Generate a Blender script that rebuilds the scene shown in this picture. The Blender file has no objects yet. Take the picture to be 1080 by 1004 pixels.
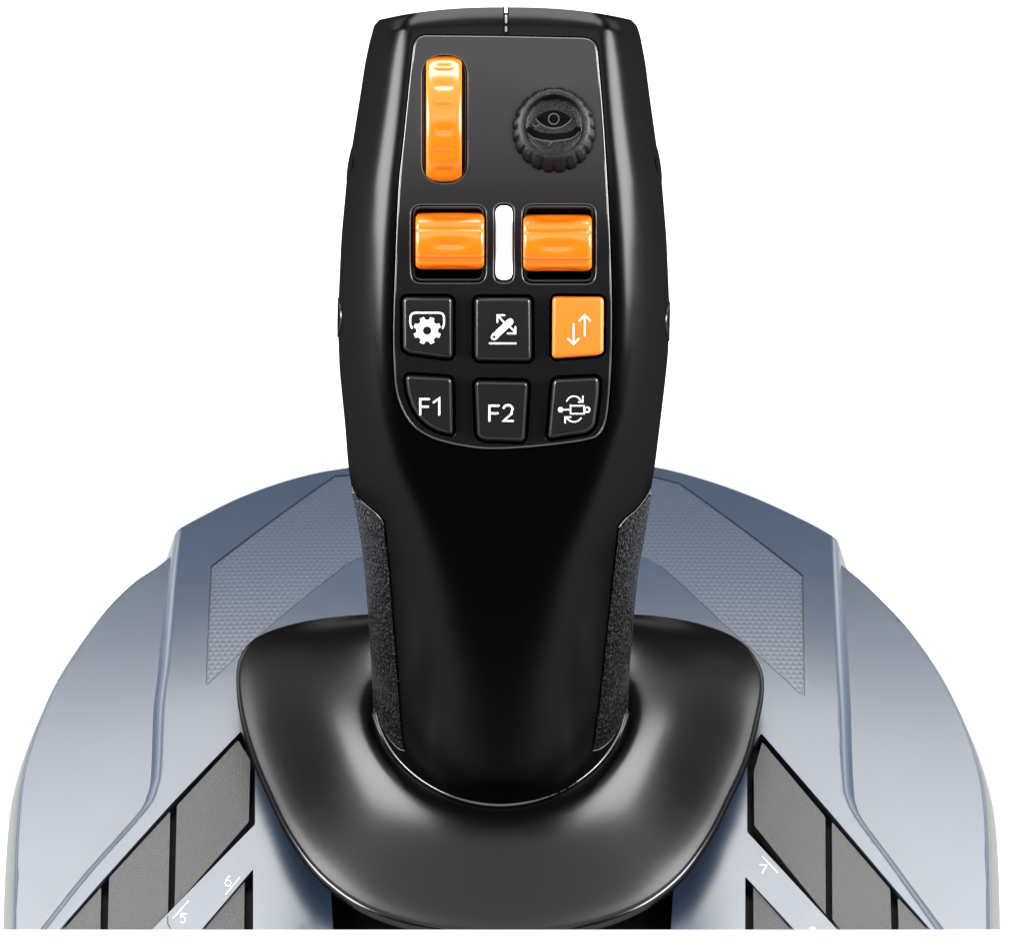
import bpy, bmesh, math
from mathutils import Vector, Matrix

# ---------------------------------------------------------------- camera, world, lamps, exposure (1 unit = 1 cm)
SC = bpy.context.scene
EL = math.radians(42)
DIR = Vector((0, math.cos(EL), -math.sin(EL)))
UP = Vector((0, math.sin(EL), math.cos(EL)))
RT = Vector((1, 0, 0))
TGT = Vector((0.21, 4.2, 8.16))
CAM = TGT - 90 * DIR
K = 4275.0                     # focal length in photo pixels (1080 wide)

cam = bpy.data.objects.new('camera', bpy.data.cameras.new('camera'))
SC.collection.objects.link(cam)
cam.location = CAM
cam.rotation_euler = (math.radians(90) - EL, 0, 0)
cam.data.sensor_width = 36
cam.data.lens = 36 * K / 1080
cam.data.clip_start = 1
cam.data.clip_end = 3000
SC.camera = cam

w = bpy.data.worlds.new('World'); SC.world = w; w.use_nodes = True
wn = w.node_tree.nodes; wl = w.node_tree.links
wn['Background'].inputs[1].default_value = 0.06
wn['Background'].inputs[0].default_value = (0.9, 0.95, 1, 1)

def area(name, loc, target, sx, sy, power, col=(1, 1, 1)):
    l = bpy.data.lights.new(name, 'AREA'); l.shape = 'RECTANGLE'
    l.size = sx; l.size_y = sy; l.energy = power; l.color = col
    o = bpy.data.objects.new(name, l); SC.collection.objects.link(o)
    o.location = loc
    o.rotation_euler = (Vector(target) - Vector(loc)).to_track_quat('-Z', 'Y').to_euler()
    return o
area('overhead_softbox', (0, 25, 150), (0, 25.001, 0), 240, 200, 260000)
area('rear_softbox', (0, 102, 160), (0, 0, 4), 190, 80, 930000)
area('front_softbox', (0, -100, 108), (0, 2, 12), 120, 60, 70000)
area('left_softbox', (-84, -20, 36), (0, 4, 17), 66, 50, 520000)
area('right_softbox', (84, -20, 36), (0, 4, 17), 66, 50, 520000)
area('rear_left_softbox', (-115, 125, 48), (0, 2, 4), 90, 55, 110000)
area('rear_right_softbox', (115, 125, 48), (0, 2, 4), 90, 55, 110000)

SC.view_settings.view_transform = 'Standard'
SC.view_settings.look = 'None'
SC.view_settings.exposure = 0
SC.view_settings.gamma = 1
SC.view_settings.use_curve_mapping = False

# ---------------------------------------------------------------- projection helpers
def P(px, row, zc):
    return CAM + zc * (DIR + ((px - 540) / K) * RT + ((502 - row) / K) * UP)

def S_top(x, y):               # top of the raised centre deck: crowned, falling away at the back, rounding down into the pivot well
    z = 3.5
    if y > 1.5: z -= 0.0118 * (y - 1.5) ** 2
    if abs(x) > 3: z -= 0.004 * (abs(x) - 3) ** 2
    ax = abs(x - 0.0)
    if y < -1 and ax < 5.1: z -= 0.07 * min(1, (-1 - y) / 1.5) * (5.1 - max(ax, 3.9)) ** 2
    return z
def S_wing(x, y):
    r = math.hypot(x, y + 2)
    z = 3.09 - (0.0035 * (y - 1) ** 2 if y > 1 else 0) - 0.003 * max(0, r - 6) ** 2
    return min(z, S_top(x, y) - 0.45) if abs(x) < 6.6 else z

def at(px, row, zf=S_top):
    z = 3.0
    for _ in range(30):
        d = DIR + ((px - 540) / K) * RT + ((502 - row) / K) * UP
        t = (z - CAM.z) / d.z
        p = CAM + t * d
        z = zf(p.x, p.y) if callable(zf) else zf
    return p

# ---------------------------------------------------------------- materials
def mat(name, col, rough=0.5, spec=0.5, bump=None, coat=0, sss=0, var=0, emit=0):
    m = bpy.data.materials.new(name); m.use_nodes = True
    N = m.node_tree.nodes; L = m.node_tree.links; b = N['Principled BSDF']
    b.inputs['Base Color'].default_value = (*col, 1)
    b.inputs['Roughness'].default_value = rough
    b.inputs['Specular IOR Level'].default_value = spec
    b.inputs['Coat Weight'].default_value = coat
    b.inputs['Coat Roughness'].default_value = 0.25
    if sss:
        b.inputs['Subsurface Weight'].default_value = sss
        b.inputs['Subsurface Radius'].default_value = (0.5, 0.2, 0.05)
        b.inputs['Subsurface Scale'].default_value = 0.5
    if emit:
        b.inputs['Emission Color'].default_value = (*col, 1); b.inputs['Emission Strength'].default_value = emit
    tc = N.new('ShaderNodeTexCoord')
    if var:
        n = N.new('ShaderNodeTexNoise'); n.inputs['Scale'].default_value = 1.3; n.inputs['Detail'].default_value = 6
        L.new(tc.outputs['Object'], n.inputs['Vector'])
        r = N.new('ShaderNodeMapRange'); r.inputs['To Min'].default_value = rough - var; r.inputs['To Max'].default_value = rough + var
        L.new(n.outputs['Fac'], r.inputs['Value']); L.new(r.outputs['Result'], b.inputs['Roughness'])
    if bump:
        sc, st = bump
        n = N.new('ShaderNodeTexNoise'); n.inputs['Scale'].default_value = sc; n.inputs['Detail'].default_value = 3
        L.new(tc.outputs['Object'], n.inputs['Vector'])
        bp = N.new('ShaderNodeBump'); bp.inputs['Strength'].default_value = st; bp.inputs['Distance'].default_value = 0.02
        L.new(n.outputs['Fac'], bp.inputs['Height']); L.new(bp.outputs['Normal'], b.inputs['Normal'])
    return m

def satin(name, dif, glo, rough, bump=None, crough=None):
    """matte black moulding: a dark body with a constant thin sheen (edge reflection is left out so the edges stay dark)"""
    m = mat(name, (dif,) * 3, rough, 0.5, bump); t = m.node_tree; N = t.nodes; L = t.links
    b = N['Principled BSDF']; b.inputs['Specular IOR Level'].default_value = 0
    g = N.new('ShaderNodeBsdfGlossy'); g.inputs['Roughness'].default_value = rough; g.inputs['Color'].default_value = (glo, glo, glo * 1.02, 1)  # same reflection strength at every angle, which keeps the edges dark
    d = N.new('ShaderNodeBsdfDiffuse'); d.inputs['Color'].default_value = (dif, dif, dif * 1.05, 1)
    a = N.new('ShaderNodeAddShader'); L.new(g.outputs[0], a.inputs[0]); L.new(d.outputs[0], a.inputs[1])
    if bump:
        src = b.inputs['Normal'].links[0].from_socket
        L.new(src, g.inputs['Normal']); L.new(src, d.inputs['Normal'])
    L.new(a.outputs[0], N['Material Output'].inputs['Surface']); N.remove(b)
    return m
M_SLATE = mat('slate_plastic', (0.0088, 0.0145, 0.0255), 0.29, 0.5, (70, 0.08), var=0.02)
M_SLATE2 = mat('wing_plastic', (0.0088, 0.0145, 0.0255), 0.29, 0.5, (70, 0.08), var=0.02)
M_TRAY = mat('pale_grey_plastic', (0.036, 0.04, 0.038), 0.5, 0.4)
M_GRIP = satin('black_grip_plastic', 0.0002, 0.0095, 0.26, (45, 0.03))
M_PANEL = satin('satin_black_panel', 0.0013, 0.034, 0.3, (60, 0.08))
M_KEY = satin('charcoal_key', 0.0035, 0.035, 0.3, (60, 0.08))
M_HOLE = satin('black_cavity', 0.001, 0.003, 0.5)
M_LINER = mat('glossy_black_liner', (0.004, 0.004, 0.004), 0.2, 0.6)
M_SKIRT = satin('black_rubber_skirt', 0.0006, 0.025, 0.22, (40, 0.04))
M_ORANGE = mat('orange_plastic', (0.46, 0.084, 0.002), 0.26, 0.5, sss=0.15)
M_ORKEY = mat('orange_key_plastic', (0.36, 0.088, 0.004), 0.45, 0.4)
M_WHITE = mat('white_print', (0.36, 0.36, 0.36), 0.5, 0.3)
M_LED = mat('white_light_bar', (0.7, 0.7, 0.72), 0.25, 0.5, emit=0.5)
M_BKEY = mat('grey_base_key', (0.022, 0.022, 0.021), 0.5, 0.36, (45, 1.0))
M_EMB = mat('embossed_highlight', (0.03, 0.03, 0.03), 0.35, 0.5)  # lighter grey put in as highlights along the raised emblem lines
M_LIP = mat('glossy_edge', (0.025, 0.025, 0.025), 0.25, 0.55)
M_FLOOR = mat('glowing_white_floor', (0.15, 0.15, 0.15), 0.9, 0.0)   # glow added to the floor so it stays white, without the base's shadow

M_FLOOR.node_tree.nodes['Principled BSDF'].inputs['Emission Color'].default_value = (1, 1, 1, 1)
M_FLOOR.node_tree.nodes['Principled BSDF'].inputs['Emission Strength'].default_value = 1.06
M_CLIP = mat('grey_clip', (0.08, 0.08, 0.08), 0.35, 0.5)
# leathery speckled rubber of the side grips
M_RUB = mat('speckled_rubber', (0.0008, 0.0008, 0.001), 0.2, 0.3)
N = M_RUB.node_tree.nodes; L = M_RUB.node_tree.links; b = N['Principled BSDF']
tc = N.new('ShaderNodeTexCoord'); v = N.new('ShaderNodeTexVoronoi'); v.inputs['Scale'].default_value = 13
ns = N.new('ShaderNodeTexNoise'); ns.inputs['Scale'].default_value = 20; ns.inputs['Detail'].default_value = 4
ad = N.new('ShaderNodeMath'); ad.operation = 'ADD'
L.new(tc.outputs['Object'], v.inputs['Vector']); L.new(tc.outputs['Object'], ns.inputs['Vector'])
L.new(v.outputs['Distance'], ad.inputs[0]); L.new(ns.outputs['Fac'], ad.inputs[1])
bp = N.new('ShaderNodeBump'); bp.inputs['Strength'].default_value = 1.0; bp.inputs['Distance'].default_value = 0.12
L.new(ad.outputs[0], bp.inputs['Height']); L.new(bp.outputs['Normal'], b.inputs['Normal'])
n2 = N.new('ShaderNodeTexNoise'); n2.inputs['Scale'].default_value = 17; n2.inputs['Detail'].default_value = 2
L.new(tc.outputs['Object'], n2.inputs['Vector'])
mr = N.new('ShaderNodeMapRange'); mr.inputs['From Min'].default_value = 0.5; mr.inputs['From Max'].default_value = 0.68; mr.inputs['To Min'].default_value = 0.02; mr.inputs['To Max'].default_value = 0.28
L.new(n2.outputs['Fac'], mr.inputs['Value']); L.new(mr.outputs['Result'], b.inputs['Specular IOR Level'])

# moulded scale texture of the rear pads: three crossed cosines
M_PAD = mat('scaled_slate', (0.0088, 0.0145, 0.0255), 0.38, 0.5)
N = M_PAD.node_tree.nodes; L = M_PAD.node_tree.links; b = N['Principled BSDF']
tc = N.new('ShaderNodeTexCoord'); prev = None
for ang in (90, 210, 330):
    k = 2 * math.pi / 0.122
    dt = N.new('ShaderNodeVectorMath'); dt.operation = 'DOT_PRODUCT'
    dt.inputs[1].default_value = (k * math.cos(math.radians(ang)), k * math.sin(math.radians(ang)) * 0.8, 0)
    L.new(tc.outputs['Object'], dt.inputs[0])
    c = N.new('ShaderNodeMath'); c.operation = 'COSINE'; L.new(dt.outputs['Value'], c.inputs[0])
    if prev:
        a = N.new('ShaderNodeMath'); a.operation = 'ADD'; L.new(prev.outputs[0], a.inputs[0]); L.new(c.outputs[0], a.inputs[1]); prev = a
    else: prev = c
bp = N.new('ShaderNodeBump'); bp.inputs['Strength'].default_value = 0.16; bp.inputs['Distance'].default_value = 0.0048
L.new(prev.outputs[0], bp.inputs['Height']); L.new(bp.outputs['Normal'], b.inputs['Normal'])

# ---------------------------------------------------------------- mesh helpers
ROOT = bpy.data.objects.new('joystick', None)
SC.collection.objects.link(ROOT)
ROOT['label'] = 'black joystick with orange rollers and keys on a slate blue base'
ROOT['category'] = 'joystick'

def link(name, bm, m, parent=ROOT, smooth=40, label=None, wn_=False):
    bmesh.ops.recalc_face_normals(bm, faces=bm.faces)
    me = bpy.data.meshes.new(name); bm.to_mesh(me); bm.free()
    o = bpy.data.objects.new(name, me); SC.collection.objects.link(o)
    if parent: o.parent = parent
    me.materials.append(m)
    me.polygons.foreach_set('use_smooth', [True] * len(me.polygons))
    me.set_sharp_from_angle(angle=math.radians(smooth))
    if label: o['label'] = label
    if wn_:
        md = o.modifiers.new('weighted', 'WEIGHTED_NORMAL'); md.keep_sharp = True; md.weight = 80
    return o

def mod_bm(bm, mods):
    """run modifiers over a bmesh, give back a new bmesh; mods = [(type, {attrs})]"""
    me = bpy.data.meshes.new('tmp'); bm.to_mesh(me); bm.free()
    o = bpy.data.objects.new('tmp', me); SC.collection.objects.link(o)
    tmp = []
    for t, a in mods:
        md = o.modifiers.new(t, t)
        for k_, v_ in a.items():
            if k_ == 'cutter':
                m2 = bpy.data.meshes.new('c'); v_.to_mesh(m2); v_.free()
                c = bpy.data.objects.new('c', m2); SC.collection.objects.link(c); md.object = c; tmp.append(c)
            else: setattr(md, k_, v_)
    dg = bpy.context.evaluated_depsgraph_get(); dg.update()
    ev = o.evaluated_get(dg); out = bmesh.new(); out.from_mesh(ev.to_mesh()); ev.to_mesh_clear()
    for q in tmp + [o]:
        d = q.data; bpy.data.objects.remove(q); bpy.data.meshes.remove(d)
    return out

def bevel(bm, wd, seg=3, ang=40):
    return mod_bm(bm, [('BEVEL', dict(width=wd, segments=seg, limit_method='ANGLE', angle_limit=math.radians(ang), use_clamp_overlap=True))])
def cut(bm, cutter):
    return mod_bm(bm, [('BOOLEAN', dict(operation='DIFFERENCE', solver='EXACT', cutter=cutter))])

def prism(poly, h0, h1, bm=None):
    bm = bm or bmesh.new()
    A = [bm.verts.new((x, y, h0)) for x, y in poly]; B = [bm.verts.new((x, y, h1)) for x, y in poly]
    n = len(poly); fs = [bm.faces.new(A), bm.faces.new(B[::-1])]
    for i in range(n):
        fs.append(bm.faces.new((A[i], A[(i + 1) % n], B[(i + 1) % n], B[i])))
    bmesh.ops.recalc_face_normals(bm, faces=fs)
    return bm

def rnd(poly, r, seg=5):
    """round the corners of a polygon; r one radius or a list"""
    out = []; n = len(poly)
    for i in range(n):
        p0, p1, p2 = Vector(poly[i - 1]), Vector(poly[i]), Vector(poly[(i + 1) % n])
        rr = r[i] if isinstance(r, (list, tuple)) else r
        a = (p0 - p1); c = (p2 - p1); la, lc = a.length, c.length
        if rr <= 0 or la < 1e-6 or lc < 1e-6: out.append(tuple(p1)); continue
        rr = min(rr, la * .49, lc * .49); a = a / la * rr; c = c / lc * rr
        for k in range(seg + 1):
            t = k / seg
            q = (1 - t) ** 2 * (p1 + a) + 2 * t * (1 - t) * p1 + t * t * (p1 + c)
            out.append((q.x, q.y))
    return out
def rect(x0, y0, x1, y1): return [(x0, y0), (x1, y0), (x1, y1), (x0, y1)]

def offset(poly, d):
    """grow (d>0) or shrink a polygon"""
    area_ = sum(poly[i - 1][0] * poly[i][1] - poly[i][0] * poly[i - 1][1] for i in range(len(poly)))
    s = 1 if area_ > 0 else -1; n = len(poly); out = []
    for i in range(n):
        p0, p1, p2 = Vector(poly[i - 1]), Vector(poly[i]), Vector(poly[(i + 1) % n])
        a = (p1 - p0).normalized(); c = (p2 - p1).normalized()
        na = Vector((a.y, -a.x)) * s; nc = Vector((c.y, -c.x)) * s
        m = na + nc
        if m.length < 1e-6: m = na
        m = m / max(0.7, m.length_squared / 2)
        out.append(tuple(p1 + m * d))
    return out

def grid(bm, step, axis=1):
    lo = min(v.co[axis] for v in bm.verts); hi = max(v.co[axis] for v in bm.verts)
    k = math.ceil(lo / step + 1e-3) * step
    no = Vector((0, 0, 0)); no[axis] = 1
    while k < hi - 1e-3:
        co = Vector((0, 0, 0)); co[axis] = k + 0.0137 * step
        bmesh.ops.bisect_plane(bm, geom=bm.verts[:] + bm.edges[:] + bm.faces[:], plane_co=co, plane_no=no)
        k += step
    return bm

def smooth_line(pts, n=6):
    """Catmull-Rom through the points"""
    q = [Vector(p) for p in pts]; out = []
    for i in range(len(q) - 1):
        p0 = q[max(0, i - 1)]; p1 = q[i]; p2 = q[i + 1]; p3 = q[min(len(q) - 1, i + 2)]
        for k in range(n):
            t = k / n
            out.append(0.5 * ((2 * p1) + (p2 - p0) * t + (2 * p0 - 5 * p1 + 4 * p2 - p3) * t * t + (3 * p1 - p0 - 3 * p2 + p3) * t ** 3))
    out.append(q[-1]); return out

# flat front end of the base
CUTN = RT.cross(DIR + ((502 - 980) / K) * UP).normalized()
if CUTN.z < 0: CUTN = -CUTN
def frontcut(bm):
    bmesh.ops.bisect_plane(bm, geom=bm.verts[:] + bm.edges[:] + bm.faces[:], plane_co=CAM, plane_no=CUTN, clear_inner=True)
    be = [e for e in bm.edges if e.is_boundary]
    try: bmesh.ops.holes_fill(bm, edges=be, sides=0)
    except Exception: pass
    return bm

# ---------------------------------------------------------------- the white surface
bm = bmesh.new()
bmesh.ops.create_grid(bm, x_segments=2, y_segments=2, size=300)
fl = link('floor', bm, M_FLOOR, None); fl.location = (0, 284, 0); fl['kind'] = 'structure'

# ---------------------------------------------------------------- BASE
WL = [(164, 597), (139, 614), (111, 642), (84, 678), (61, 714), (46, 745), (31, 785), (22, 821), (18, 858), (15.5, 903), (13.5, 979), (13, 1020)]
WR = [(908, 610), (929, 630), (959, 662), (989, 704), (1010, 743), (1025, 779), (1036, 818), (1041, 856), (1043, 906), (1044, 980), (1044, 1020)]
INL = [(187, 555), (181, 605), (174, 689), (168, 740), (165, 805), (161, 828), (149, 852), (89.5, 919), (41, 980), (15, 1010)]
OUL = [(163.5, 598), (159, 636), (154, 720), (151, 752), (149, 818), (144, 838), (129, 861), (71, 927), (29, 980), (5, 1006)]
INR = [(882, 564), (884.6, 630), (888, 705), (890, 740), (893, 812), (897, 838), (909, 862), (940, 904), (994, 980), (1016, 1010)]
OUR = [(903, 605), (907, 660), (909, 720), (910, 752), (912, 826), (916, 855), (930, 878), (967, 923), (1016, 980), (1038, 1006)]
BACK = [(187, 555), (215, 540), (250, 523), (290, 508), (330, 497), (365, 491), (420, 483), (480, 479), (530, 478), (580, 479), (640, 484), (691, 490), (743, 503), (799, 523), (855, 549), (882, 564)]

# openings for the keys of the base
def W2(pts, zf=S_top): return [(at(x, y, zf).x, at(x, y, zf).y) for x, y in pts]
FL = [(254, 771), (182, 846), (108, 928), (40, 1006), (135, 1006), (269, 869), (269, 790)]
FR = [(803, 773), (876, 857), (944, 937), (1006, 1008), (907, 1006), (788, 877), (788, 790)]
FL2 = [(267, 916), (190, 1006), (267, 1006)]
FR2 = [(786, 924), (786, 1006), (862, 1006)]

# wings: one slab under the centre deck
wl_ = [at(p.x, p.y, S_wing) for p in smooth_line(WL, 8)]
wr_ = [at(p.x, p.y, S_wing) for p in smooth_line(WR, 8)]
yb = wl_[0].y
bk = [Vector((at(p[0], p[1]).x * 0.97, at(p[0], p[1]).y - 0.3, 0)) for p in BACK[1:-1]]
out = [(p.x, p.y) for p in wl_[::-1]] + [(p.x, p.y) for p in bk] + [(p.x, p.y) for p in wr_]
def slab(poly, prof):
    """stack of rings: prof = [(grow, z)], first ring is the top"""
    bm = bmesh.new(); rings = []
    for g, z in prof:
        rings.append([bm.verts.new((x, y, z)) for x, y in (offset(poly, g) if g else poly)])
    n = len(poly)
    bm.faces.new(rings[0]); bm.faces.new(rings[-1][::-1])
    for a, c in zip(rings, rings[1:]):
        for i in range(n): bm.faces.new((a[i], a[(i + 1) % n], c[(i + 1) % n], c[i]))
    bmesh.ops.recalc_face_normals(bm, faces=bm.faces)
    return bm
bm = slab(out, [(-0.09, 0), (-0.04, -0.015), (0, -0.06), (0, -0.2)])
cb = bmesh.new()
for f_ in (FL, FR): prism(W2(f_), -0.17, 1, cb)
bm = cut(bm, cb)
grid(bm, 0.7, 0); grid(bm, 0.7, 1)
for v_ in bm.verts: v_.co.z += S_wing(v_.co.x, v_.co.y)
wing = link('side_wing', frontcut(bm), M_SLATE2, smooth=40, wn_=True)
bm = slab(out, [(-0.05, -0.19), (-0.05, -0.24)])
for v_ in bm.verts: v_.co.z += S_wing(v_.co.x, v_.co.y)
link('seam_gasket', frontcut(bm), M_HOLE)
bm = slab(out, [(0.0, -0.25), (0.09, -0.3), (0.28, -0.8), (0.34, -1.3), (0.15, -1.9)])
for v_ in bm.verts: v_.co.z += S_wing(v_.co.x, v_.co.y)
link('bottom_tray', frontcut(bm), M_TRAY, smooth=60)

# feet
for fx, fy in ((-6, 4), (6, 4), (-7.5, 0.5), (7.5, 0.5)):
    bm = bmesh.new()
    bmesh.ops.create_cone(bm, cap_ends=True, segments=32, radius1=0.8, radius2=0.9, depth=1.2, matrix=Matrix.Translation((fx, fy, 0.602)))
    link('rubber_foot', bm, M_SKIRT)

# centre deck
def two(inn, outp, n=5):
    a = [at(p.x, p.y) for p in smooth_line(inn, n)]; c = [at(p.x, p.y, S_wing) for p in smooth_line(outp, n)]
    return a, c
la, lc = two(INL, OUL); ra, rc = two(INR, OUR)
ba = [at(p.x, p.y) for p in smooth_line(BACK, 4)][1:-1]
bc = []
for i, p in enumerate(ba):
    q = Vector((p.x, p.y + 3, 0)).normalized()
    t = min(1, (i + 1) / 6, (len(ba) - i) / 6)
    bc.append(Vector((p.x, p.y, 0)) + q * 0.25 * t + Vector((0, 0, 0)))
bc[0:0] = []
top = la[::-1] + ba + ra; low = lc[::-1] + bc + rc
bm = bmesh.new(); nT = len(top)
R0 = [bm.verts.new((p.x, p.y, 0)) for p in top]
R1 = [bm.verts.new((p.x, p.y, -0.84)) for p in low]
R2 = [bm.verts.new((p.x, p.y, -1.3)) for p in low]
bm.faces.new(R0); bm.faces.new(R2[::-1])
for a, c in ((R0, R1), (R1, R2)):
    for i in range(nT): bm.faces.new((a[i], a[(i + 1) % nT], c[(i + 1) % nT], c[i]))
bmesh.ops.recalc_face_normals(bm, faces=bm.faces)
bl = bm.edges.layers.float.new('bevel_weight_edge')
for i in range(nT - 1):
    e = bm.edges.get((R0[i], R0[i + 1]))
    if e: e[bl] = 1
bm = mod_bm(bm, [('BEVEL', dict(width=0.16, segments=6, limit_method='WEIGHT', use_clamp_overlap=False))])

PADL = [(222, 597), (353, 501), (470, 494), (470, 560), (384, 586), (365, 596), (281.5, 663), (219, 722), (217, 722)]
PADR = [(847, 606), (717, 509), (690, 502), (590, 494), (590, 560), (680, 588), (700, 600), (766, 661), (842, 730), (849, 735)]
# key fields
WELL = [(340, 862), (345, 900), (349, 940), (353, 1006), (706, 1006), (710, 940), (714, 900), (719, 862)]
cb = bmesh.new()
for poly, dp in ((PADL, -0.05), (PADR, -0.05), (FL, -0.36), (FR, -0.36), (FL2, -0.36), (FR2, -0.36)):
    prism(rnd(W2(poly), 0.05, 3), dp, 1, cb)
prism(W2(WELL), -0.36, 1, cb)
bm = cut(bm, cb)
bm = bevel(bm, 0.03, 3, 60)
grid(bm, 0.5, 0); grid(bm, 0.5, 1)
for v_ in bm.verts: v_.co.z += S_top(v_.co.x, v_.co.y)
deck = link('centre_deck', frontcut(bm), M_SLATE, smooth=40, wn_=True)

def base_part(name, poly, h0, h1, m, bev=0.02, r=0.03, parent=ROOT, label=None, gr=0.5):
    bm = prism(rnd(W2(poly), r, 3), h0, h1)
    if bev: bm = bevel(bm, bev, 3, 40)
    if gr: grid(bm, gr, 0); grid(bm, gr, 1)
    for v_ in bm.verts: v_.co.z += S_top(v_.co.x, v_.co.y)
    return link(name, frontcut(bm), m, parent, label=label, wn_=True)
def shrink(poly, d): return offset(poly, -d)
base_part('textured_pad', shrink(PADL, 1.2), -0.046, -0.03, M_PAD, 0.01)
base_part('textured_pad', shrink(PADR, 1.2), -0.046, -0.03, M_PAD, 0.01)
# cavity floors
for f in (FL, FR, FL2, FR2):
    base_part('key_cavity', shrink(f, .6), -0.35, -0.32, M_HOLE, 0)
base_part('pivot_cavity', shrink(WELL, .6), -0.35, -0.32, M_HOLE, 0)
KEYS = [[(251, 779), (186.5, 848), (184, 955), (262.5, 865), (264, 800)],
        [(179.5, 854), (115, 924), (113, 1006), (136, 1006), (177, 961)],
        [(106.5, 934), (48, 1000), (46, 1006), (105, 1006)],
        [(258, 928), (192, 1006), (257, 1006)],
        [(804, 781), (795, 812), (795.5, 869), (871, 963), (870.5, 860)],
        [(877.5, 865), (878, 968), (908, 1006), (941, 1006), (939, 936)],
        [(947, 945), (949, 1006), (1004, 1006)],
        [(794.5, 933), (795, 1006), (858, 1006)]]
KL = ['left key beside the black skirt, above the number 6', None, None, 'cut off key below the number 6',
      'right key beside the black skirt, above the number 7', None, None, 'cut off key below the number 7']
for k_, lb in zip(KEYS, KL):
    base_part('base_key', k_, -0.30, -0.035, M_BKEY, 0.025, 0.05, label=lb)

# flat strokes (printing)
def strokes(lines, wd, mapf, name, m, parent, th=0.4, closed=None, disks=(), polys=()):
    """lines: polylines in pixels; each becomes a flat ribbon with round ends"""
    bm = bmesh.new()
    def ribbon(pts, wd_):
        n = len(pts); Lf = []; Rt = []
        for i, p in enumerate(pts):
            p = Vector(p); a = Vector(pts[max(0, i - 1)]); c = Vector(pts[min(n - 1, i + 1)])
            t = (c - a).normalized()
            if 0 < i < n - 1:
                t = ((p - a).normalized() + (c - p).normalized()); t = t.normalized() if t.length > 1e-3 else (c - a).normalized()
            nn = Vector((-t.y, t.x))
            if 0 < i < n - 1:
                t1 = (p - a).normalized(); k = 1 / max(0.5, abs(Vector((-t1.y, t1.x)).dot(nn)))
            else: k = 1
            Lf.append(p + nn * wd_ / 2 * k); Rt.append(p - nn * wd_ / 2 * k)
        cap = lambda c, v: [c + Matrix.Rotation(math.radians(a_), 2) @ v for a_ in (-45, -90, -135)]
        cap2 = cap
        poly = Lf + cap(Vector(pts[-1]), Lf[-1] - Vector(pts[-1])) + Rt[::-1] + cap2(Vector(pts[0]), Rt[0] - Vector(pts[0]))
        return [(q.x, q.y) for q in poly]
    lay = 0
    for l in lines:
        l2 = [l[0]]
        for q in l[1:]:
            if (Vector(q) - Vector(l2[-1])).length > 1e-3: l2.append(q)
        prism(ribbon(l2, wd), 0, th + lay * 0.03, bm); lay += 1
    for (x, y, r0, r1) in disks:
        n = 24
        if r0 <= 0:
            prism([(x + r1 * math.cos(6.2832 * i / n), y + r1 * math.sin(6.2832 * i / n)) for i in range(n)], 0, th + .05 + lay * 0.03, bm)
        else:
            for i in range(n):
                a0, a1 = 6.2832 * i / n, 6.2832 * (i + 1) / n
                q = [(x + r * math.cos(a), y + r * math.sin(a)) for r, a in ((r0, a0), (r1, a0), (r1, a1), (r0, a1))]
                V = [bm.verts.new((*p, th + .05 + lay * 0.03)) for p in q]; bm.faces.new(V)
        lay += 1
    for p in polys: prism(p, 0, th + lay * 0.03, bm); lay += 1
    for v_ in bm.verts: v_.co = mapf(v_.co.x, v_.co.y, v_.co.z)
    return link(name, bm, m, parent, smooth=30)
def deckmap(x, y, h):
    p = at(x, y); return Vector((p.x, p.y, S_top(p.x, p.y) + 0.003 + h * 0.01))
def arc(cx, cy, r, a0, a1, n=10, ry=None):
    ry = ry or r
    return [(cx + r * math.cos(math.radians(a0 + (a1 - a0) * i / n)), cy + ry * math.sin(math.radians(a0 + (a1 - a0) * i / n))) for i in range(n + 1)]
d6 = arc(240.5, 931, 3, -150, 210, 14, 3.2) + []
strokes([[(242.5, 923.5), (239, 926.5), (237.6, 930)], d6, [(238, 943), (253, 925)]], 0.9, deckmap, 'printed_number', M_WHITE, deck)
strokes([[(196.5, 963.5), (191.5, 963.2), (190.5, 967.3)] + arc(192.6, 969.8, 3, -120, 125, 8), [(182.5, 968), (199, 950)]], 1.2, deckmap, 'printed_number', M_WHITE, deck)
strokes([[(801.5, 911.5), (808.5, 912.5), (804, 920.5)], [(804, 903), (820, 920)]], 1.2, deckmap, 'printed_number', M_WHITE, deck)
strokes([[(854, 979.5)] + arc(857, 981, 3, 200, 340, 8)], 1.5, deckmap, 'printed_number', M_WHITE, deck)
strokes([[(176.8, 966), (177, 974), (179.6, 978.5)]], 0.7, deckmap, 'seam_line', M_HOLE, deck)

# ---------------------------------------------------------------- SKIRT round the foot of the stick
NR = 96
ZI = 5.0
rim_px = [(528, 986), (470, 981), (420, 971), (375, 953), (335, 922), (305, 882), (283, 838), (265, 795), (253, 752), (249, 716), (254, 690), (272, 671), (310, 658), (355, 651), (400, 648), (465, 645), (528, 644),
          (590, 645), (655, 648), (700, 651), (745, 660), (780, 675), (800, 698), (806, 722), (801, 755), (789, 800), (771, 840), (748, 885), (718, 925), (680, 954), (635, 972), (585, 982), (528, 986)]
rp = smooth_line(rim_px, 8)[:-1]
ZR = 4.25
rim = [at(p.x, p.y, ZR) for p in rp]
cI = Vector((at(528, 739, ZI).x, at(528, 739, ZI).y, 0))
a_i = 133 / K * 90 * 0.985; b_i = (at(528, 739, ZI) - at(528, 850, ZI)).length
# order by parameter: equal count for inner ring following arc angle
import bisect
cR = Vector((cI.x, cI.y - 1.0, 0))
def ring_ang(p): return math.atan2(p.x - cR.x, -(p.y - cR.y))
angs = [ring_ang(p) for p in rim]
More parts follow.
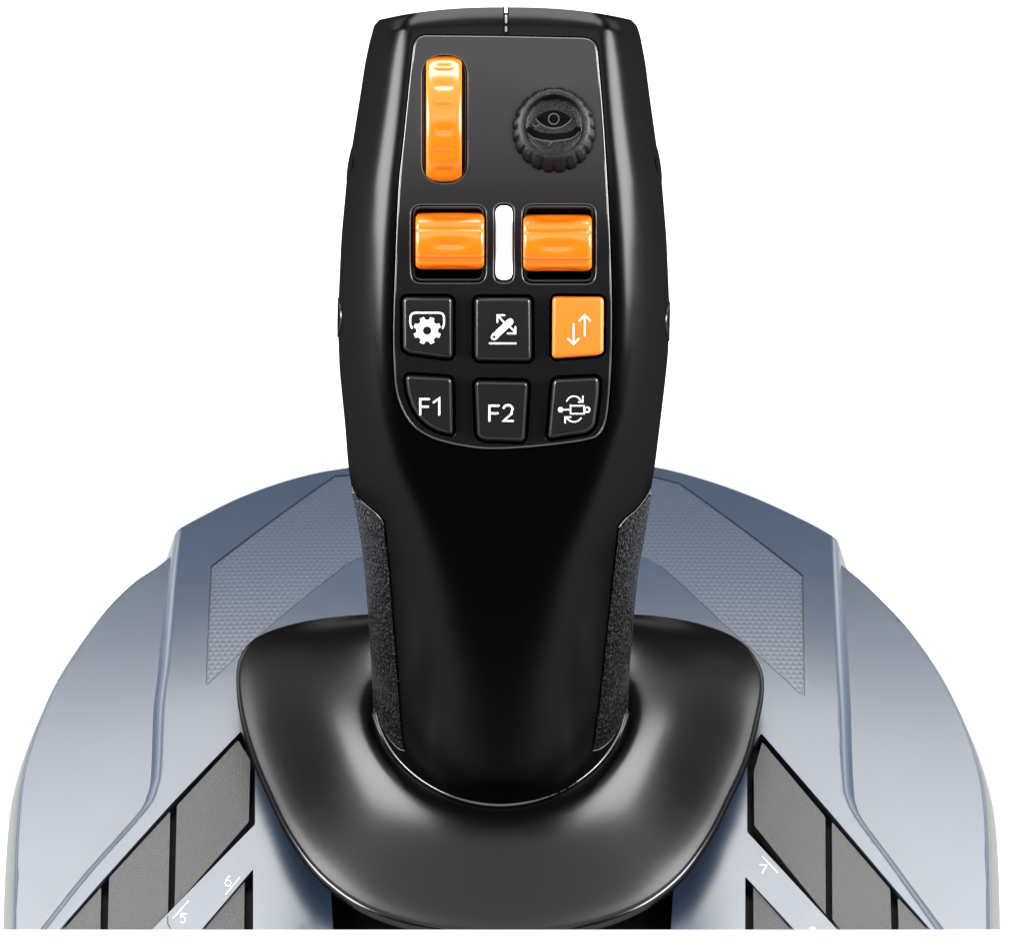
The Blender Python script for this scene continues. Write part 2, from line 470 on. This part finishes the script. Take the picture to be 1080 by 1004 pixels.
# rim resampled by angle
pairs = sorted((((a + 2 * math.pi) % (2 * math.pi)), (p.x, p.y)) for a, p in zip(angs, rim))
def rim_at(a):
    a %= 2 * math.pi
    ks = [q[0] for q in pairs]; i = bisect.bisect(ks, a)
    a0, p0 = pairs[i - 1]; a1, p1 = pairs[i % len(pairs)]
    if i == 0: a0 -= 2 * math.pi
    if i == len(pairs): a1 += 2 * math.pi
    t = (a - a0) / max(1e-9, a1 - a0)
    return Vector((p0[0] + (p1[0] - p0[0]) * t, p0[1] + (p1[1] - p0[1]) * t, 0))
def inner_at(a):
    s, c = math.sin(a), -math.cos(a)
    n = 1.9
    return Vector((cI.x + a_i * math.copysign(abs(s) ** (2 / n), s), cI.y + b_i * math.copysign(abs(c) ** (2 / n), c), 0))
PROF = [(-0.06, 4.6), (0.0, 4.98), (0.02, 5.0), (0.05, 5.04), (0.09, 5.09), (0.13, 5.12), (0.17, 5.13), (0.22, 5.12), (0.28, 5.09), (0.35, 5.035), (0.43, 4.955), (0.52, 4.85), (0.6, 4.75), (0.7, 4.62), (0.79, 4.505), (0.87, 4.41), (0.93, 4.35), (0.965, 4.32), (0.985, 4.30), (0.992, 4.28), (1.0, 4.25), (1.0, 4.08), (0.985, 4.0), (0.93, 3.98), (0.5, 4.0), (0.1, 4.2)]
bm = bmesh.new(); NA = 160; prev = None
for s, z in PROF:
    ring = []
    for i in range(NA):
        a = 2 * math.pi * i / NA
        pi_, po = inner_at(a), rim_at(a)
        q = pi_.lerp(po, s)
        bk_ = 0.5 - 0.5 * math.cos(a)                      # 0 at the front, 1 at the back
        zz = z if z <= 4.27 or s < .02 else 4.27 + (z - 4.27) * (1 - 0.4 * bk_ ** 2)
        if s > 0 and z > 4.27: zz += 0.035 * (q.y - cI.y) * (1 - s) * min(1, s / 0.25) * (1 - 0.7 * bk_ ** 2)
        ring.append(bm.verts.new((q.x, q.y, zz)))
    if prev:
        for i in range(NA): bm.faces.new((prev[i], prev[(i + 1) % NA], ring[(i + 1) % NA], ring[i]))
    prev = ring
skirt = link('rubber_skirt', frontcut(bm), M_SKIRT, smooth=60)
# fine ring where the stick meets the skirt
bm = bmesh.new(); prev = first = None
for i in range(NA):
    a = 2 * math.pi * i / NA; q = inner_at(a); nrm = (q - cI).normalized()
    ring = [bm.verts.new(Vector((q.x, q.y, ZI + 0.03)) + nrm * (0.025 * math.cos(t)) + Vector((0, 0, 0.035 * math.sin(t)))) for t in [k * math.pi / 4 for k in range(8)]]
    if prev:
        for k in range(8): bm.faces.new((prev[k], prev[(k + 1) % 8], ring[(k + 1) % 8], ring[k]))
    else: first = ring
    prev = ring
for k in range(8): bm.faces.new((prev[k], prev[(k + 1) % 8], first[(k + 1) % 8], first[k]))
link('collar_ring', bm, M_LIP, smooth=80)

# ---------------------------------------------------------------- STICK
def interp(tab, r):
    if r <= tab[0][0]: return tab[0][1]
    for (a, va), (c, vc) in zip(tab, tab[1:]):
        if r <= c:
            t = (r - a) / (c - a); return va + (vc - va) * t
    return tab[-1][1]
def sm(tab, r, wdt=8):
    return sum(interp(tab, r + k * wdt) for k in (-1, -.5, 0, .5, 1)) / 5
LE = [(0, 397), (20, 393), (40, 389), (100, 380), (150, 372), (190, 365.5), (250, 360), (315, 357), (350, 356.5), (390, 358), (410, 360), (450, 364), (490, 367), (515, 371), (540, 377), (570, 382), (600, 386), (650, 390), (700, 393), (740, 395), (900, 396)]
RE = [(0, 668), (25, 675), (60, 680), (100, 685), (150, 692), (190, 698), (250, 703), (320, 706), (370, 705), (400, 702), (450, 696), (490, 691), (520, 686), (550, 681), (570, 678), (600, 672), (650, 667), (700, 663), (740, 661), (900, 660)]
TILT = [(0, 86), (8, 83), (18, 74), (23, 62), (26, 43), (36, 40), (60, 38), (150, 35), (300, 25), (440, 18), (560, 13), (900, 11)]
FLAT = [(0, .67), (440, .66), (520, .5), (640, .2), (740, 0.04), (900, 0.0)]
AA = [(0, 2.0), (40, 2.2), (300, 2.6), (480, 3.0), (620, 3.5), (740, 3.9), (900, 4.0)]
ZF = {}
y0, z0 = cI.y - b_i, ZI
d850 = Vector((0, y0, z0)) - CAM
zc = d850.dot(DIR); ZF[850] = zc
def solve(row, pprev, tilt):
    d = DIR + ((502 - row) / K) * UP; tx, tz = math.sin(tilt), math.cos(tilt)
    # CAM + zc*d = pprev + u*(tx,tz)
    a, b_, c, e = d.y, -tx, d.z, -tz
    ry, rz = pprev.y - CAM.y, pprev.z - CAM.z
    det = a * e - b_ * c
    return (ry * e - b_ * rz) / det
for r in range(849, -3, -1):
    zc = solve(r, P(540, r + 1, zc), math.radians(sm(TILT, r, 22) if r > 80 else interp(TILT, r))); ZF[r] = zc
zc = ZF[850]
for r in range(851, 925):
    zc = solve(r, P(540, r - 1, zc), math.radians(11)); ZF[r] = zc
def zf(row):
    r = max(-2, min(923.99, row)); k = math.floor(r); t = r - k
    return ZF[k] * (1 - t) + ZF[k + 1] * t
def surf(row, px_off, grow=0):
    """front half surface depth offset for a distance |px_off| off the middle"""
    l, r_ = interp(LE, row), interp(RE, row); w_ = (r_ - l) / 2 + grow
    f = sm(FLAT, row, 20); a = sm(AA, row, 20)
    u = min(1, abs(px_off) / w_); q = max(0, (u - f) / (1 - f))
    return a * (1 - math.sqrt(max(0, 1 - q * q)))
def section(row, grow=0.0, nf=8, nq=20, nb=26, phis=None):
    l, r_ = sm(LE, row), sm(RE, row); cx = (l + r_) / 2; w_ = (r_ - l) / 2 + grow * 47.5
    f = sm(FLAT, row, 20); a = sm(AA, row, 20); bb = 2.6
    z = zf(row) - grow
    def pt(sg, kind, v):
        if kind == 'q':
            q = math.sin(v); x = (f + (1 - f) * q) * w_; s = (a + grow) * (1 - math.cos(v))
        else:
            x = w_ * math.cos(v) ** 0.8 if v < math.pi / 2 - 1e-6 else 0; s = (a + grow) + bb * math.sin(v)
        return (cx + sg * x, s)
    pts = []
    if phis is not None: return cx, [(pt(phis[0], k_, v), z) for k_, v in phis[1]]
    for i in range(nf): pts.append((cx + f * w_ * (-1 + 2 * i / nf) if f > .001 else cx - .001 + .002 * i / nf, 0.0))
    for i in range(nq): pts.append(pt(1, 'q', math.pi / 2 * i / nq))
    for i in range(nb): pts.append(pt(1, 'b', math.pi / 2 * i / nb))
    for i in range(nb, 0, -1): pts.append(pt(-1, 'b', math.pi / 2 * i / nb))
    for i in range(nq, 0, -1): pts.append(pt(-1, 'q', math.pi / 2 * i / nq))
    return cx, [(p, z) for p in pts]
def arch(row, x, cx):       # the head's top edge bows up in the middle
    k = max(0, min(1, (70 - row) / 60))
    return row + k * 15 * min(1, abs(x - cx) / 140) ** 2.4
def hp(px, row, s, z, cx): return P(px, arch(row, px, cx), z + s)

bm = bmesh.new(); prev = None
rows = [8, 9, 10.5, 12.5, 15, 18, 20.5, 22.5, 24, 25.5, 27.5, 31, 36] + list(range(42, 900, 6))
for row in rows:
    cx, pts = section(row)
    shr = 1 - 0.035 * max(0, (16 - row) / 8) ** 2
    ring = [bm.verts.new(hp(cx + (x - cx) * shr, row, s, z, cx)) for (x, s), z in pts]
    n = len(ring)
    if prev:
        for i in range(n): bm.faces.new((prev[i], prev[(i + 1) % n], ring[(i + 1) % n], ring[i]))
    else: bm.faces.new(ring)
    prev = ring
bm.faces.new(prev[::-1])
bmesh.ops.recalc_face_normals(bm, faces=bm.faces)

def PM(x, row, h):          # panel space: pixels across, pixels down, pixels of height above the panel
    return P(x, row, zf(row) - h / 50.0)
def pmap(bm, step=14):
    if step: grid(bm, step, 1)
    for v_ in bm.verts: v_.co = PM(v_.co.x, v_.co.y, v_.co.z)
    return bm
PSIDE = [(630, 54), (635.5, 119), (640, 189), (643, 250), (645, 320), (644.5, 380), (641.5, 425), (638, 447), (631, 459), (620, 463.5), (600, 467), (560, 471.5), (520, 473.5),
         (495, 471.5), (470, 466.5), (449.6, 459), (432, 445), (420, 421), (416, 392), (415, 350), (416.7, 290), (420.5, 200), (425, 157), (431, 98), (436, 52)]
def corner(a, m, c, n=7):
    return [((1 - t) ** 2 * a[0] + 2 * t * (1 - t) * m[0] + t * t * c[0], (1 - t) ** 2 * a[1] + 2 * t * (1 - t) * m[1] + t * t * c[1]) for t in [i / n for i in range(n + 1)]]
PANEL = corner((436, 52), (437.5, 38), (450, 38))[1:] + [(530, 38.8)] + corner((614, 40.6), (628.5, 41.2), (630, 54))[:-1] + [(p.x, p.y) for p in smooth_line(PSIDE, 3)]
pk = pmap(prism(offset(PANEL, 1.6), -46, 30))
bmesh.ops.recalc_face_normals(pk, faces=pk.faces)
bm = cut(bm, pk)
stick = link('stick_body', bm, M_GRIP, smooth=30)

# control panel with its openings
KP = [rnd([(424.5, 313), (477.5, 313), (477.5, 378), (466, 377.5), (431, 372.5), (425, 368)], [6, 6, 5, 3, 4, 3], 8),
      rnd([(500.5, 313.5), (560.5, 313.5), (561, 381), (504, 380.5), (500.5, 377)], [6, 6, 6, 3, 2], 8),
      rnd([(582.5, 312.5), (637, 313), (636.5, 372), (630, 375), (582, 378.5)], [6, 6, 4, 5, 6], 8),
      rnd([(427.5, 395), (477, 398), (478, 459), (463, 455.5), (448, 447.5), (436, 433), (429, 413)], [6, 6, 5, 6, 8, 8, 8], 6),
      rnd([(500.5, 401), (557.5, 402), (553.5, 466), (510, 464.5), (503, 460)], [6, 6, 6, 5, 4], 8),
      rnd([(583, 399.5), (632, 397), (632, 414), (627.5, 449), (620, 456.5), (577.5, 463)], [6, 6, 6, 5, 6, 5], 8)]
SLOTS = [rnd(rect(445, 58, 493, 194), 23, 8), rnd(rect(433, 216, 513, 299), 12, 6), rnd(rect(550.5, 215.5, 628.5, 300), 12, 6), rnd(rect(520.5, 214.5, 542.5, 299), 10, 8)]
cb = bmesh.new()
for p in KP: prism(offset(p, 3.2), -60, 30, cb)
for p in SLOTS: prism(p, -60, 30, cb)
bm = prism(PANEL, -30, 1.5)
bm = cut(bm, cb)
bm = bevel(bm, 1.3, 3, 50)
panel = link('control_panel', pmap(bm, 10), M_PANEL, smooth=35, wn_=True)
# thin liner lips in the openings, lower side
def ringmesh(name, outer, inner, h0, h1, m, parent):
    bm = prism(outer, h0, h1); bm = cut(bm, prism(inner, h0 - 20, h1 + 20)); bm = bevel(bm, .6, 2, 50)
    return link(name, pmap(bm, 10), m, parent)
ringmesh('slot_liner', offset(SLOTS[1], -1.4), offset(SLOTS[1], -4.6), -20, -4, M_LINER, panel)
ringmesh('slot_liner', offset(SLOTS[2], -1.4), offset(SLOTS[2], -4.6), -20, -4, M_LINER, panel)
ringmesh('slot_liner', offset(SLOTS[0], -1.0), offset(SLOTS[0], -2.6), -20, -2, M_LINER, panel)
ringmesh('slot_liner', offset(SLOTS[3], -0.8), offset(SLOTS[3], -1.8), -20, 0, M_LINER, panel)

def edge_tube(name, poly, h, rad, m, parent):
    bm = bmesh.new(); prev = first = None; n = len(poly); up_ = Vector((0, 0, 1))
    for i in range(n):
        a, c = Vector(poly[i - 1]), Vector(poly[(i + 1) % n]); t = (c - a).normalized(); nn = Vector((-t.y, t.x, 0))
        base = Vector((*poly[i], h))
        ring = [bm.verts.new(base + nn * rad * math.cos(k * math.pi / 4) + up_ * rad * math.sin(k * math.pi / 4)) for k in range(8)]
        if prev:
            for k in range(8): bm.faces.new((prev[k], prev[(k + 1) % 8], ring[(k + 1) % 8], ring[k]))
        else: first = ring
        prev = ring
    for k in range(8): bm.faces.new((prev[k], prev[(k + 1) % 8], first[(k + 1) % 8], first[k]))
    for v_ in bm.verts: v_.co = PM(*v_.co)
    return link(name, bm, m, parent, smooth=80)
def dense(poly, st=6):
    out = []
    for i in range(len(poly)):
        a, c = Vector(poly[i]), Vector(poly[(i + 1) % len(poly)]); n = max(1, int((c - a).length / st))
        for k in range(n): q = a.lerp(c, k / n); out.append((q.x, q.y))
    return out
edge_tube('panel_edge', dense(offset(PANEL, -0.8)), 1.2, 1.0, M_LIP, panel)
for p in SLOTS: edge_tube('slot_edge', dense(offset(p, 0.3)), 0.9, 0.75, M_LIP, panel)
for p in KP: edge_tube('key_edge', dense(offset(p, 3.6)), 0.9, 0.6, M_PANEL, panel)

# keys
KLAB = ['black key with a white gear symbol', 'black key with a white lifting arm symbol', 'orange key with white up and down arrows', 'black key marked F1', 'black key marked F2', 'black key with a white cylinder and turning arrows']
keys = []
for i, p in enumerate(KP):
    bm = slab(offset(p, -0.2), [(-4.2, 9), (-3.2, 8.85), (-2.2, 8.3), (-1.3, 7.3), (-0.6, 5.8), (-0.15, 4), (0, 2), (0, -28)])
    keys.append(link('panel_key', pmap(bm, 10), M_ORKEY if i == 2 else M_KEY, smooth=50, label=KLAB[i], wn_=True))
def keymap(x, y, h): return PM(x, y, 9.05 + h)
gear = []
for i in range(8):
    a = 45 * i + 22.5
    for da, r in ((-14, 11.6), (-9, 14.8), (9, 14.8), (14, 11.6)):
        t = math.radians(a + da); gear.append((450.5 + r * math.cos(t), 348.8 + r * math.sin(t)))
gbm = prism(gear, 0, .4)
gc = prism([(450.5 + 4.4 * math.cos(k_ * .2618), 348.8 + 4.4 * math.sin(k_ * .2618)) for k_ in range(24)], -5, 5)
gbm = cut(gbm, gc)
for v_ in gbm.verts: v_.co = keymap(*v_.co)
link('gear_symbol', gbm, M_WHITE, keys[0])
strokes([[(434.5, 346), (432.8, 342), (432.8, 334), (434.5, 331), (438, 330), (463, 330), (466.5, 331), (468.3, 334), (468.3, 342), (466.8, 346)]], 2.1, keymap, 'bracket_symbol', M_WHITE, keys[0])
bmh = strokes([[(516.5, 362.3), (544, 362.3)], [(526, 334), (532, 340.5)], [(524.6, 340), (524.6, 332.6), (532, 332.6)], [(538, 345), (543, 350)], [(535.5, 351.8), (543.6, 351.8), (543.6, 345)]], 2.0, keymap, 'arm_symbol', M_WHITE, keys[1])
strokes([[(521, 355.5), (538, 339.5)]], 7.2, keymap, 'arm_symbol', M_WHITE, keys[1], th=.6)
strokes([], 1, keymap, 'arm_symbol', M_KEY, keys[1], disks=[(521, 355.5, 0, 1.4)], th=.8)
strokes([[(605, 342), (605, 360)], [(599.5, 357.5), (605, 363), (610.5, 357.5)], [(616.8, 354), (616.8, 335)], [(611, 338.5), (616.8, 332.5), (622.5, 338.5)]], 2.2, keymap, 'arrow_symbol', M_WHITE, keys[2])
strokes([[(452.5, 421), (443.2, 421), (443.2, 437.3)], [(443.2, 429), (451.5, 429)], [(457.3, 424.5), (463.3, 420.3), (463.3, 437.5)]], 2.35, keymap, 'lettering', M_WHITE, keys[3])
strokes([[(526, 428), (516.2, 428), (516.2, 444)], [(516.2, 436), (525, 436)],
         arc(535.8, 431.5, 4.8, 195, 395, 8, 4.2) + [(539.5, 436.5), (531, 444), (541, 444)]], 2.35, keymap, 'lettering', M_WHITE, keys[4])
strokes([[(592, 432.2), (601, 432.2)], [(601.7, 428), (616, 428), (616, 436.4), (601.7, 436.4), (601.7, 427.4)],
         [(597.7, 423), (600, 419.8), (603, 418.2), (606, 417.9), (609.5, 419), (613, 422.5)], [(610.2, 424), (614.8, 424), (614.8, 418)],
         [(613, 441), (610, 443.8), (606.5, 445), (603, 444.8), (600, 443.2), (597.2, 440.8)], [(602, 439.9), (596, 439.9), (596, 446)]], 1.6, keymap, 'cylinder_symbol', M_WHITE, keys[5], disks=[(591.3, 432.2, 0, 2.9), (619.3, 432.2, 1.6, 3.5)])

# rollers and wheel: drums turning about a sideways axis
def drum(name, x0, x1, rc, hc, R, lobes, phase, dim, lipw, label, parent=ROOT):
    bm = bmesh.new(); nA = 220; nX = 28; prev = first = None
    for i in range(nA):
        a = 2 * math.pi * i / nA
        ring = []
        for k in range(nX + 1):
            u = -1 + 2 * k / nX
            u = math.copysign(abs(u) ** 0.75, u)
            x = (x0 + x1) / 2 + u * (x1 - x0) / 2
            e = max(0, abs(u) - (1 - lipw)) / lipw
            r = R - 3.0 * (1 - math.sqrt(max(0, 1 - e * e))) - 0.3 * R / 30 * u * u
            ph = ((a - phase) / (2 * math.pi / lobes)) % 1.0 - 0.5       # -0.5..0.5, 0 = lobe middle
            if dim[0] == 'lobe':
                r -= 2.6 * max(0, (abs(ph) - 0.30) / 0.20) ** 2.2
                r -= dim[1] * math.exp(-(ph / 0.15) ** 2 - (u / 0.5) ** 4)
            else:
                r -= dim[1] * math.exp(-(ph / 0.18) ** 2) * math.exp(-(u / 0.52) ** 6)
            ring.append(bm.verts.new((x, rc - r * math.sin(a), hc + r * math.cos(a))))
        if prev:
            for k in range(nX): bm.faces.new((prev[k], prev[k + 1], ring[k + 1], ring[k]))
        else: first = ring
        prev = ring
        if i == 0: allr = [ring]
        else: allr.append(ring)
    for k in range(nX): bm.faces.new((prev[k], prev[k + 1], first[k + 1], first[k]))
    bm.faces.new([r_[0] for r_ in allr]); bm.faces.new([r_[-1] for r_ in allr][::-1])
    for v_ in bm.verts: v_.co = PM(*v_.co)
    return link(name, bm, M_ORANGE, parent, smooth=60, label=label)
drum('thumb_wheel', 449.5, 487, 125.5, -45, 78.5, 20, math.radians(0), ('dim', 2.3), 0.42, 'tall upright orange thumb wheel')
drum('roller', 438.5, 510.5, 254.5, -9, 30, 5, math.radians(-43), ('lobe', 3.8), 0.16, 'left orange roller')
drum('roller', 552, 624, 256.5, -9, 30, 5, math.radians(-43), ('lobe', 3.8), 0.16, 'right orange roller')
# indicator bar
bm = bevel(prism(rnd(rect(522.8, 217, 540.5, 295.5), 8.5, 8), -20, 2.5), 2.2, 4, 50)
link('indicator_bar', pmap(bm, 10), M_LED, smooth=50)

# mini stick
bm = bmesh.new(); nA = 240; prev = None
prof = [(24, -3, 0), (26, 6, 0), (36, 8, 0), (42.5, 10, 1), (44, 14, 1), (44, 20, 1), (42.5, 25, 1), (40, 29, .6), (37.5, 32.5, .1), (35, 34, 0), (32, 34, 0), (30.5, 31, 0), (29.5, 28, 0), (28, 27.2, 0), (22, 27, 0), (0.4, 27, 0)]
cx, cy = 584.5, 134
for r, h, ser in prof:
    ring = []
    for i in range(nA):
        a = 2 * math.pi * i / nA
        rr = r - ser * 2.3 * max(0, math.cos(20 * a)) ** 1.2
        ring.append(bm.verts.new((cx + rr * math.cos(a), cy - 1.5 + rr * math.sin(a) + 0.36 * (32 - h), h)))
    if prev:
        for i in range(nA): bm.faces.new((prev[i], prev[(i + 1) % nA], ring[(i + 1) % nA], ring[i]))
    prev = ring
bm.faces.new(prev)
for v_ in bm.verts: v_.co = PM(*v_.co)
M_MINI = satin('grained_black_cap', 0.001, 0.021, 0.3, (40, 0.9))
mini = link('thumb_stick', bm, M_MINI, smooth=40)
def minimap(x, y, h):
    r = min(32, math.hypot(x - cx, y - cy)); pr = [(0, 27.1), (28, 27.4), (29.5, 28.2), (30.5, 31.2), (32, 34.2)]
    return PM(x, y - 0.3, interp(pr, r) + h)
lid = arc(584, 142, 24, 218, 322, 14, 25); low = arc(584, 110, 24, 38, 142, 14, 26)
strokes([], 1, minimap, 'eye_emblem', M_HOLE, mini, polys=[lid + low], th=.6)
strokes([arc(584, 137, 25, 175, 60, 14, 8), arc(584, 137, 25, 5, 50, 8, 8)], 7, minimap, 'eye_emblem', M_HOLE, mini, th=.5)
strokes([low, arc(584, 126, 5.6, 0, 360, 20), [(557, 142), (562, 146), (570, 148.5), (583, 150)], [(579, 153), (584, 149.5), (592, 148.5), (602, 147), (608, 143.5), (611, 140)], [(562, 132), (565, 134.5), (569, 132)]],
        1.1, minimap, 'eye_emblem', M_EMB, mini, th=1.1)

# seam clip in the middle of the head's top edge
for x0, x1, a_, c_, m_, nm in ((530.8, 536.6, 7, 37.5, M_HOLE, 'seam_recess'), (532.2, 535.2, 6.5, 14, M_LED, 'seam_clip'), (532.6, 535.0, 16, 25, M_CLIP, 'seam_clip'), (532.4, 535.0, 28, 34, M_CLIP, 'seam_clip')):
    bm = prism(rnd(rect(x0, a_, x1, c_), 1, 3), -6, 0.8 if nm == 'seam_recess' else 2.0)
    link(nm, pmap(bm, 4), m_, stick)

# rubber grip pads on both flanks
def gp(side, xb_tab, r0, r1, xe_tab):
    bm = bmesh.new(); prev = None; nq = 26
    rws = [r0 + (r1 - r0) * i / 70 for i in range(71)]
    for row in rws:
        l, r_ = sm(LE, row), sm(RE, row); cx = (l + r_) / 2; w_ = (r_ - l) / 2; f = sm(FLAT, row, 20)
        xb = interp(xb_tab, row); q = (abs(xb - cx) / w_ - f) / (1 - f)
        pb = math.asin(max(0.02, min(0.985, q)))
        pe = math.pi / 2 + 0.7
        if row > 742:
            qe = (abs(interp(xe_tab, max(752, row)) - cx) / w_ - f) / (1 - f); pk_ = math.asin(max(0.03, min(0.99, qe)))
            pe = pk_ if row >= 752 else pe + (pk_ - pe) * (row - 742) / 10
            pe = max(pe, pb + 0.01)
        phis = []
        for k in range(nq + 1):
            v_ = pb + (pe - pb) * k / nq
            phis.append(('q', v_) if v_ < math.pi / 2 else ('b', v_ - math.pi / 2))
        ring = []
        inr = section(row, -0.05, phis=(side, phis))[1]; ou = section(row, 0.035, phis=(side, phis))[1]
        edge = row == rws[0] or row == rws[-1]
        (x, s), z = inr[0]; ring.append(bm.verts.new(P(x, row, z + s)))
        src = inr if edge else ou
        for (x, s), z in src: ring.append(bm.verts.new(P(x, row, z + s)))
        (x, s), z = inr[-1]; ring.append(bm.verts.new(P(x, row, z + s)))
        if prev:
            for i in range(len(ring) - 1): bm.faces.new((prev[i], prev[i + 1], ring[i + 1], ring[i]))
        prev = ring
    return link('rubber_grip_pad', bm, M_RUB, smooth=50)
gp(-1, [(516, 373), (524, 378), (531, 384), (539, 394), (546, 402), (552, 405.5), (600, 411), (700, 419), (770, 424), (793, 427)], 516, 793, [(752, 398.5), (765, 403), (779, 411), (789, 420), (793, 426)])
gp(1, [(517, 685), (524, 682.5), (531, 678), (539, 670), (548, 659), (556, 652), (600, 647), (665, 640), (739, 632), (791, 625)], 517, 793, [(752, 657.5), (767, 652), (780, 644), (789, 634), (793, 626)])
# fine bright trim line along the top and foot of each pad
def trim(pts, wd=1.0, m=M_LIP):
    bm = bmesh.new(); prev = None
    ps = smooth_line(pts, 5)
    W = []
    for p in ps:
        row = p.y; l, r_ = sm(LE, row), sm(RE, row); cx = (l + r_) / 2; w_ = (r_ - l) / 2; f = sm(FLAT, row, 20); a = sm(AA, row, 20)
        u = min(.998, abs(p.x - cx) / w_); q = max(0, (u - f) / (1 - f)); s = a * (1 - math.sqrt(1 - q * q))
        W.append(P(p.x, row, zf(row) + s - 0.07))
    for i, c in enumerate(W):
        t = (W[min(len(W) - 1, i + 1)] - W[max(0, i - 1)]).normalized()
        n1 = t.cross(DIR).normalized(); n2 = t.cross(n1)
        rr = wd / 95
        ring = [bm.verts.new(c + n1 * rr * math.cos(k * math.pi / 3) + n2 * rr * math.sin(k * math.pi / 3)) for k in range(6)]
        if prev:
            for k in range(6): bm.faces.new((prev[k], prev[(k + 1) % 6], ring[(k + 1) % 6], ring[k]))
        prev = ring
    link('grip_trim', bm, m, smooth=80)
trim([(371.5, 514), (375, 522), (384, 531), (394, 539), (401, 546), (405, 553)])
trim([(686, 516), (682, 524), (671, 538), (660, 547), (652.5, 556)])
trim([(398, 752), (403, 765), (411, 779), (420, 789), (427, 791.5)], 1.3)
trim([(657, 755), (652, 767), (644, 780), (634, 789), (625, 791.5)], 1.3)

# side buttons half seen on the flanks
def flank(side, row0, row1, bulge, m, name):
    bm = bmesh.new(); prev = None
    n = 18
    for i in range(n + 1):
        v = -1 + 2 * i / n; row = (row0 + row1) / 2 + v * (row1 - row0) / 2
        l, r_ = sm(LE, row), sm(RE, row); x0 = l if side < 0 else r_; a = sm(AA, row, 20)
        hw = math.sqrt(max(0, 1 - v * v))
        ring = []
        for k in range(13):
            t = -1 + 2 * k / 12
            hgt = bulge * (1 - t * t) * hw - 1.2
            ring.append(bm.verts.new(P(x0 + side * hgt - side * abs(t) * 2.0, row, zf(row) + a + t * 0.9 * hw)))
        if prev:
            for k in range(12): bm.faces.new((prev[k], prev[k + 1], ring[k + 1], ring[k]))
        prev = ring
    link(name, bm, m, smooth=60)
flank(-1, 152, 195, 2.6, M_GRIP, 'side_bump')
flank(1, 152, 195, 2.6, M_GRIP, 'side_bump')
def sidebutton(side, rc, hr):
    # ring and cap set into the flank, seen nearly edge-on
    l, r_ = sm(LE, rc), sm(RE, rc); cx = (l + r_) / 2; w_ = (r_ - l) / 2; f = sm(FLAT, rc, 20); a = sm(AA, rc, 20)
    def on(row, ph, lift):
        l, r_ = sm(LE, row), sm(RE, row); cx = (l + r_) / 2; w_ = (r_ - l) / 2
        if ph < math.pi / 2: x = (f + (1 - f) * math.sin(ph)) * w_; s = a * (1 - math.cos(ph))
        else: x = w_ * math.cos(ph - math.pi / 2) ** .8; s = a + 2.6 * math.sin(ph - math.pi / 2)
        return P(cx + side * (x + lift), row, zf(row) + s)
    for r0, r1, l0, m, nm in ((0.0, .93, 1.0, M_HOLE, 'side_button'), (.93, 1.0, 1.4, M_PANEL, 'side_button_ring')):
        bm = bmesh.new(); prev = None; pc = math.radians(92); pr = math.radians(22)
        for j in range(7):
            rr = r0 + (r1 - r0) * j / 6
            ring = [bm.verts.new(on(rc + hr * rr * math.sin(t), pc + pr * rr * math.cos(t), l0 * (math.sin(math.pi * j / 6) if r0 else 1))) for t in [k * math.pi / 20 for k in range(40)]]
            if prev:
                for k in range(40): bm.faces.new((prev[k], prev[(k + 1) % 40], ring[(k + 1) % 40], ring[k]))
            prev = ring
        link(nm, bm, m, smooth=60)
sidebutton(-1, 335, 21)
sidebutton(1, 339, 21)
